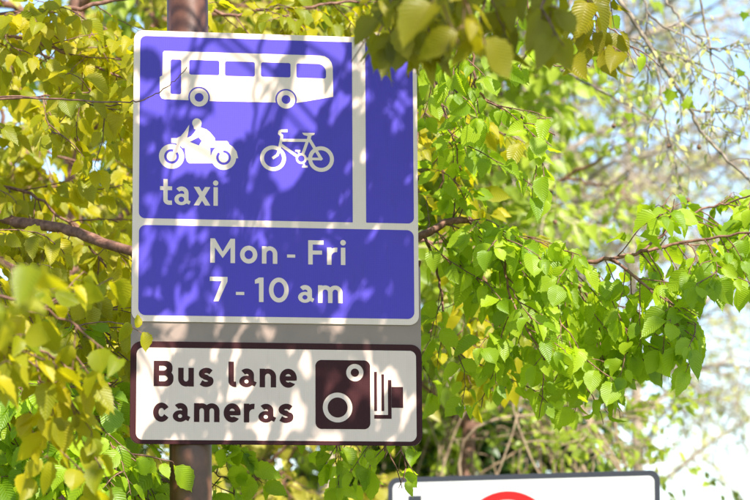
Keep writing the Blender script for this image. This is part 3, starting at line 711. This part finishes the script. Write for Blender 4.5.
# 4. near foreground leaves at the left
B = Vector((-1.5, 3.9, 0))
t4 = Tree('broadleaf_tree', B, 'olive green branch close to the camera with large blurred leaves, flare gold in their colour, at the left edge', 'tree', G, M['leaf_flare'], M['bark_red'], NEAR_T, .062)
t4.trunk([B, B + Vector((-.02, 0, 1.2)), B + Vector((.03, 0, 2.2)), B + Vector((.0, 0, 3.0))], .045, .02)
t4.allow = lambda px, py, p: px < 122
bough(t4, [(-250, 240, 4.4), (-60, 290, 5.2), (20, 300, 5.3), (85, 330, 5.4)], .005, .002, 13, .18, down=.5)
bough(t4, [(-250, 200, 4.2), (-60, 240, 4.1), (0, 262, 4.0), (35, 290, 4.0)], .004, .002, 5, .12, down=.6)
bough(t4, [(-200, 330, 5.2), (-60, 340, 5.3), (20, 345, 5.4), (75, 370, 5.4)], .005, .002, 12, .18, down=.5)
t4.finish()
# 5. overhanging tree: trunk right of the frame, crown above the camera and the signs
B = Vector((2.9, 4.4, 0))
t5 = Tree('broadleaf_tree', B, 'olive green tree, shade put into its leaf colour, overhanging with large pointed leaves above the sign corner', 'tree', G, M['leaf_olive_shade'], M['bark_red'], NEAR_T, .070)
t5.trunk([B, B + Vector((-.1, .1, 2)), B + Vector((-.3, .1, 3.6)), B + Vector((-.5, .1, 5.6))], .16, .08)
over = t5.limb([B + Vector((-.3, .1, 3.6)), at(760, -150, 4.9), at(620, -110, 5.0), at(500, -75, 5.0), at(380, -60, 5.2)], .02, .006, 8)
t5.noprune = True
t5.allow = lambda px, py, p: py < 100 - abs(px - 385) * .2 - (16 if px < 372 else 0) and (px > 350 or py < -8) and px < 600 and not (px > 400 and py > 62)
for L, n in (([(600, -110, 5.0), (560, -50, 4.9), (540, 10, 4.8)], 6), ([(540, -90, 5.0), (500, -50, 4.9), (480, 25, 4.9)], 8), ([(470, -70, 5.1), (440, -40, 5.1), (425, 20, 5.1)], 10), ([(420, -65, 5.2), (400, -35, 5.2), (385, 30, 5.2)], 10), ([(500, -75, 4.4), (470, -40, 4.4), (440, 5, 4.4)], 4)):
    bough(t5, L, .004, .002, n, .16, down=.9, a=.25)
t5.allow = lambda px, py, p: 545 < px < 655 and py < 75
bough(t5, [(640, -110, 5.8), (605, -50, 5.8), (585, 10, 5.8), (590, 35, 5.8)], .004, .002, 11, .14, down=.8)
for x, y, dx, dz_, sz_ in ((391, 33, -.45, -1, .085), (399, 36, -.1, -1, .078), (412, 30, .45, -.75, .085), (378, 20, -.6, -.6, .075), (402, 22, .1, -.9, .08), (420, 28, .2, -1, .075), (408, 24, .25, -1, .08)):
    p = at(x, y, 5.05 + random.uniform(-.05, .05)); d = Vector((dx, -.1, dz_)).normalized(); nn = (Vector((-.2, -.9, .3)) + rnd(.2)); nn = (nn - d * nn.dot(d)).normalized(); xx = d.cross(nn) * sz_
    t5.tw.tube([p, p - d * .03 + Vector((.01, 0, .02)), at(425, -20, 5.1)], .0012, .0018, 4)
    t5.L.append(Matrix(((xx.x, d.x * sz_, nn.x * sz_, p.x), (xx.y, d.y * sz_, nn.y * sz_, p.y), (xx.z, d.z * sz_, nn.z * sz_, p.z), (0, 0, 0, 1))))
t5.finish()
# 6. smaller leaved boughs top centre right, at sign depth
B = Vector((3.2, 7.4, 0))
t6 = Tree('broadleaf_tree', B, 'green tree hanging small leaves from the top edge between sign and sky', 'tree', G, M['leaf_green'], M['bark_red'], NEAR_T, .060)
t6.trunk([B, B + Vector((-.05, 0, 2)), B + Vector((-.2, 0, 4)), B + Vector((-.3, 0, 6))], .12, .07)
l6 = t6.limb([B + Vector((-.2, 0, 4)), at(900, -60, 7.2), at(720, -50, 7.1), at(560, -35, 7.0), at(440, -20, 7.0)], .02, .008, 8)
t6.allow = lambda px, py, p: px < 552 or py < 75
bough(t6, [(450, -20, 7.0), (470, 40, 7.0), (478, 90, 7.0), (520, 118, 7.0), (555, 135, 7.0)], .005, .002, 16, .18, down=.4)
bough(t6, [(520, -30, 7.0), (530, 20, 7.0), (545, 60, 7.0), (590, 66, 7.0)], .004, .0015, 6, .1, down=.4)
bough(t6, [(430, -20, 7.2), (432, 60, 7.2), (450, 130, 7.2), (458, 150, 7.2)], .005, .002, 8, .17, down=.4)
bough(t6, [(560, -30, 7.4), (590, 10, 7.4), (625, 40, 7.4), (650, 70, 7.4)], .004, .0015, 5, .12, down=.5, leafy=.5)
t6.finish()
# 7. crown above, between the sun and the signs: casts the dappled shade
B = Vector((-3.0, 4.2, 0))
t7 = Tree('broadleaf_tree', B, 'tree standing left of the camera whose crown shades the signs', 'tree', G, M['leaf_green'], M['bark_red'], NEAR_T, .080, pieces=0)
t7.trunk([B, B + Vector((.1, .1, 2)), B + Vector((.4, .2, 3.8)), B + Vector((.7, .2, 5.4))], .15, .07)
def vp(u, v, t):       # a point t metres up the sun ray from sheet position (u, v)
    return SO + SX * u - SZ * v + SUN_DIR * t
t7.allow = lambda px, py, p: py < -25
lm = t7.limb([B + Vector((.5, .2, 4.2)), vp(-.7, -.3, 2.2), vp(0, -.1, 2.2), vp(.6, .1, 2.3)], .03, .008, 8)
for k in range(16):
    u, v, t = random.uniform(-.45, .45), random.uniform(-.15, 1.15), random.uniform(1.3, 2.6)
    st_ = lm[random.randrange(6, len(lm) - 2)]
    P = t7.limb([st_, st_.lerp(vp(u, v, t), .5) + Vector((0, 0, .12)), vp(u, v, t), vp(u + random.uniform(-.2, .2), v + .25, t)], .008, .002, 5)
    t7.dress(P, 8, .22, a=.5)
for k in range(7):     # unseen boughs added to shade the large leaved branch
    e = at(random.uniform(370, 600), random.uniform(-30, 50), 5.0) + SUN_DIR * random.uniform(.7, 1.3)
    P = t7.limb([lm[-8], lm[-8].lerp(e, .5) + Vector((0, 0, .1)), e, e + Vector((random.uniform(-.15, .15), -.1, -.05))], .008, .002, 5)
    t7.dress(P, 8, .22, a=.5)
t7.finish()

# ------------------------------------------------------------------ background trees
def crown_tree(name, x, y, label, h, z0, rad, nl, tl, lmat, bmat, r=.1, leaf=.07, T=FAR_T, dens=10, leafy=1., grp='trees beyond the signs', twr=.003, pieces=0, lim=None, cz=None):
    B = Vector((x, y, 0)); t = Tree(name, B, label, 'tree', grp, lmat, bmat, T, leaf, pieces, twr, .3)
    if lim: t.allow = lim
    bend = Vector((random.uniform(-.3, .3), 0, 0))
    tp = [B, B + bend * .3 + Vector((0, 0, h * .35)), B + bend + Vector((0, 0, h * .7)), B + bend * 1.4 + Vector((0, 0, h))]
    t.trunk(tp, r, r * .25); sp = smooth(tp, 8)
    for k in range(nl):
        f = .15 + .85 * k / nl; z0_ = z0 + (h - z0) * f * .9
        j = min(range(len(sp)), key=lambda i: abs(sp[i].z - z0_ * .9)); s0 = sp[j]
        a = k * 2.4 + random.uniform(-.4, .4); rr = rad * math.sqrt(max(.1, 1 - ((f - .45) / .62) ** 2)) * random.uniform(.75, 1.1)
        e = B + bend + Vector((math.cos(a) * rr, math.sin(a) * rr, z0_ + random.uniform(-.1, .35) * rad))
        mid = s0.lerp(e, .5) + Vector((0, 0, .12 * rr)) + rnd(.05 * rr)
        P = t.limb([s0, mid, e], r * .32, r * .05, 6, jit=.01)
        t.dress(P, dens, tl, a=.25, leafy=leafy)
        for q in range(2):
            s1 = P[int(len(P) * random.uniform(.35, .7))]; e1 = s1 + (rnd(.5) + (e - s0).normalized() * .8).normalized() * rr * .5
            P2 = t.limb([s1, s1.lerp(e1, .5) + rnd(.04), e1], r * .14, r * .04, 5, jit=.008)
            t.dress(P2, dens * 2 // 3, tl, leafy=leafy)
    t.finish(); return t
def X(px, y): return (px - 375) / FPX * y
crown_tree('broadleaf_tree', X(70, 11.5), 11.5, 'tree with flare gold in its leaf colour, behind the left edge, out of focus', 5.6, 1.6, 1.5, 14, .36, M['leaf_farflare'], M['bark_red'], .09, .075, dens=7)
crown_tree('broadleaf_tree', X(250, 13.5), 13.5, 'yellow green tree straight behind the bus lane signs', 6.2, 1.4, 1.3, 20, .45, M['leaf_far'], M['bark_grey'], .10, .08)
crown_tree('broadleaf_tree', X(430, 12.5), 12.5, 'yellow green tree behind the right edge of the blue sign', 5.2, 2.6, .8, 10, .32, M['leaf_far'], M['bark_red'], .06, .045, dens=4, leafy=.6)
crown_tree('pale_trunk_tree', X(303, 11.5), 11.7, 'tree with a pale cream trunk seen just below the camera sign', 5.5, 3.0, 1.0, 10, .4, M['leaf_far'], M['bark_pale'], .075, .08)
crown_tree('broadleaf_tree', X(330, 21), 21, 'tall green tree far behind the bus lane signs', 8.0, 2.2, 1.8, 24, .7, M['leaf_far'], M['bark_grey'], .18, .11, dens=8)
# bare trees against the sky on the right
crown_tree('bare_tree', X(500, 19), 19, 'almost bare tree in bud against the sky, centre right', 9.0, 2.6, 2.6, 34, .7, M['leaf_pale'], M['bark_far'], .10, .05, BUD_T, 7, .16, 'bare trees against the sky', .005)
crown_tree('bare_tree', X(640, 24), 24, 'almost bare tree in bud, farther back at the right', 8.0, 3.0, 3.0, 22, .8, M['leaf_pale'], M['bark_far'], .09, .06, BUD_T, 4, .14, 'bare trees against the sky', .005)
# ------------------------------------------------------------------ hedge and dead stems
def shrub(name, cx, y, w, h, label, n, lmat, bmat, leaf, tl, leafy=1., T=FAR_T):
    B = Vector((cx, y, 0)); t = Tree(name, B, label, 'shrub', 'shrubs behind the second sign', lmat, bmat, T, leaf, 0, .003, .25)
    for k in range(n):
        a = random.uniform(0, 2 * math.pi); rr = w * math.sqrt(random.random()); hh = h * (1 - .45 * (rr / w) ** 2) * random.uniform(.65, 1.05)
        e = B + Vector((math.cos(a) * rr, math.sin(a) * rr * .7, hh)); s0 = B + Vector((math.cos(a) * rr * .25, math.sin(a) * rr * .2, 0))
        P = t.limb([s0, s0.lerp(e, .5) + rnd(.12), e], .02, .005, 5, name='stem'); t.dress(P, int(h * 7), tl, a=.3, leafy=leafy)
    t.finish()
shrub('evergreen_shrub', X(488, 13.9), 13.9, .62, 3.6, 'dark evergreen shrub seen below the drooping green bough', 60, M['leaf_dark'], M['bark_dead'], .07, .35)
shrub('evergreen_shrub', X(360, 15), 15.5, 1.3, 3.2, 'dark evergreen shrub behind the camera sign', 30, M['leaf_dark'], M['bark_dead'], .07, .35)
shrub('leafy_shrub', X(630, 14), 14, .8, 2.95, 'bright green shrub mixed with dead stems above the second sign', 11, M['leaf_far'], M['bark_dead'], .06, .3, .6)
shrub('leafy_shrub', X(660, 15), 15, .7, 2.95, 'thin pale green shrub right of the second sign', 14, M['leaf_far'], M['bark_dead'], .05, .3, .55)
shrub('leafy_shrub', X(130, 14), 13, 1.4, 3.2, 'bright green shrub behind the sign post', 30, M['leaf_far'], M['bark_dead'], .07, .35)
B = Vector((X(520, 12), 12.3, 0))
t8 = Tree('bramble_thicket', B, 'tangle of dry brown stems arching just above the second sign', 'shrub', None, M['leaf_far'], M['bark_dead'], FAR_T, .05, 0, .0025, .3)
for k in range(30):
    x0, x1 = random.uniform(400, 620), random.uniform(420, 700); y0 = random.uniform(430, 520); y1 = random.uniform(355, 470); d = random.uniform(11, 13.5)
    if x1 > 620: y1 = max(y1, 350 + (x1 - 560) * .5)
    P = t8.limb([Vector((X(x0, d) + random.uniform(-1.6, 1.6), d, 0)), at(x0, y0, d), at((x0 + x1) / 2 + random.uniform(-40, 40), min(y0, y1) - random.uniform(-15, 20), d), at(x1, y1, d)], random.uniform(.004, .010), .002, 5, name='stem')
    t8.dress(P, 3, .25, a=.5, leafy=.3)
t8.finish()
# ------------------------------------------------------------------ plane tree twigs, top right
B = Vector((3.6, 9.6, 0))
t9 = Tree('plane_tree', B, 'plane tree hanging bare twigs with round seed balls in the top right corner', 'tree', None, M['leaf_pale'], M['bark_grey'], BUD_T, .028, 0, .0022, .5)
t9.trunk([B, B + Vector((-.1, 0, 2.5)), B + Vector((0, 0, 5)), B + Vector((-.1, 0, 7.5))], .2, .12)
D = 8.6
big = t9.limb([B + Vector((0, 0, 5)), at(700, -160, D), at(640, -60, D), at(612, -10, D)], .03, .01, 8)
c1 = t9.limb([at(612, -10, D), at(640, 30, D), at(660, 62, D), at(688, 105, D), at(706, 138, D), at(755, 184, D - .2)], .009, .0045, 8, jit=.002)
cs_ = [[(590, -10, D), (617, 28, D), (640, 44, D), (690, 60, D), (730, 82, D), (770, 100, D)], [(560, 20, 8.8), (600, 30, 8.8), (640, 50, 8.8), (668, 54, 8.8)],
       [(665, 0, D), (690, 30, D), (715, 50, D), (760, 40, D)], [(655, 55, 8.9), (662, 100, 8.9), (672, 150, 8.9), (680, 190, 8.9)], [(700, -10, D), (712, 60, D), (720, 92, D), (750, 110, D)],
       [(560, 70, 9.2), (610, 95, 9.2), (650, 120, 9.2), (680, 160, 9.2)], [(690, 110, 8.7), (730, 112, 8.7), (765, 105, 8.7)], [(640, -10, D), (655, 20, D), (700, 45, D), (760, 90, D)]]
for L in cs_:
    P = t9.limb([at(*q) for q in L], .0042, .002, 6, jit=.003); t9.dress(P, 8, .16, down=.3, leafy=.33)
t9.dress(c1, 10, .16, down=.3, leafy=.45)
def ball(p, r):
    m = Mesh(); V = []; n1, n2 = 8, 10
    for i in range(n1 + 1):
        for j in range(n2):
            a, b = math.pi * i / n1, 2 * math.pi * j / n2; q = r * random.uniform(.92, 1.08)
            m.v.append(p + Vector((math.sin(a) * math.cos(b), math.sin(a) * math.sin(b), math.cos(a))) * q)
    for i in range(n1):
        for j in range(n2): m.f.append((i * n2 + j, i * n2 + (j + 1) % n2, (i + 1) * n2 + (j + 1) % n2, (i + 1) * n2 + j))
    m.build('seed_ball', M['seed'], t9.o, B)
for x, y in ((699, 147), (669, 146), (614, 126), (688, 200), (555, 222)):
    p = at(x, y, 8.8); ball(p, .0085); t9.tw.tube([p, p + Vector((.005, 0, .09)), p + Vector((.0, 0, .16))], .0009, .0012, 3)
t9.finish()
# few lobed leaves on the plane tree
for x, y, a in ((672, 90, .3), (684, 100, -1.0), (745, 12, .2), (742, 70, .5), (629, 113, 0)):
    me = template_mesh(LOBE_T[0], M['leaf_green'], 'lobed'); o = bpy.data.objects.new('leaf', me); o.parent = t9.o
    s_ = .055 if x in (672, 684) else .035
    o.matrix_basis = Matrix.Translation(at(x, y, 8.55) - B) @ Matrix.Rotation(a, 4, 'Y') @ Matrix.Rotation(R_(-70), 4, 'X') @ Matrix.Scale(s_, 4)
    sc.collection.objects.link(o)
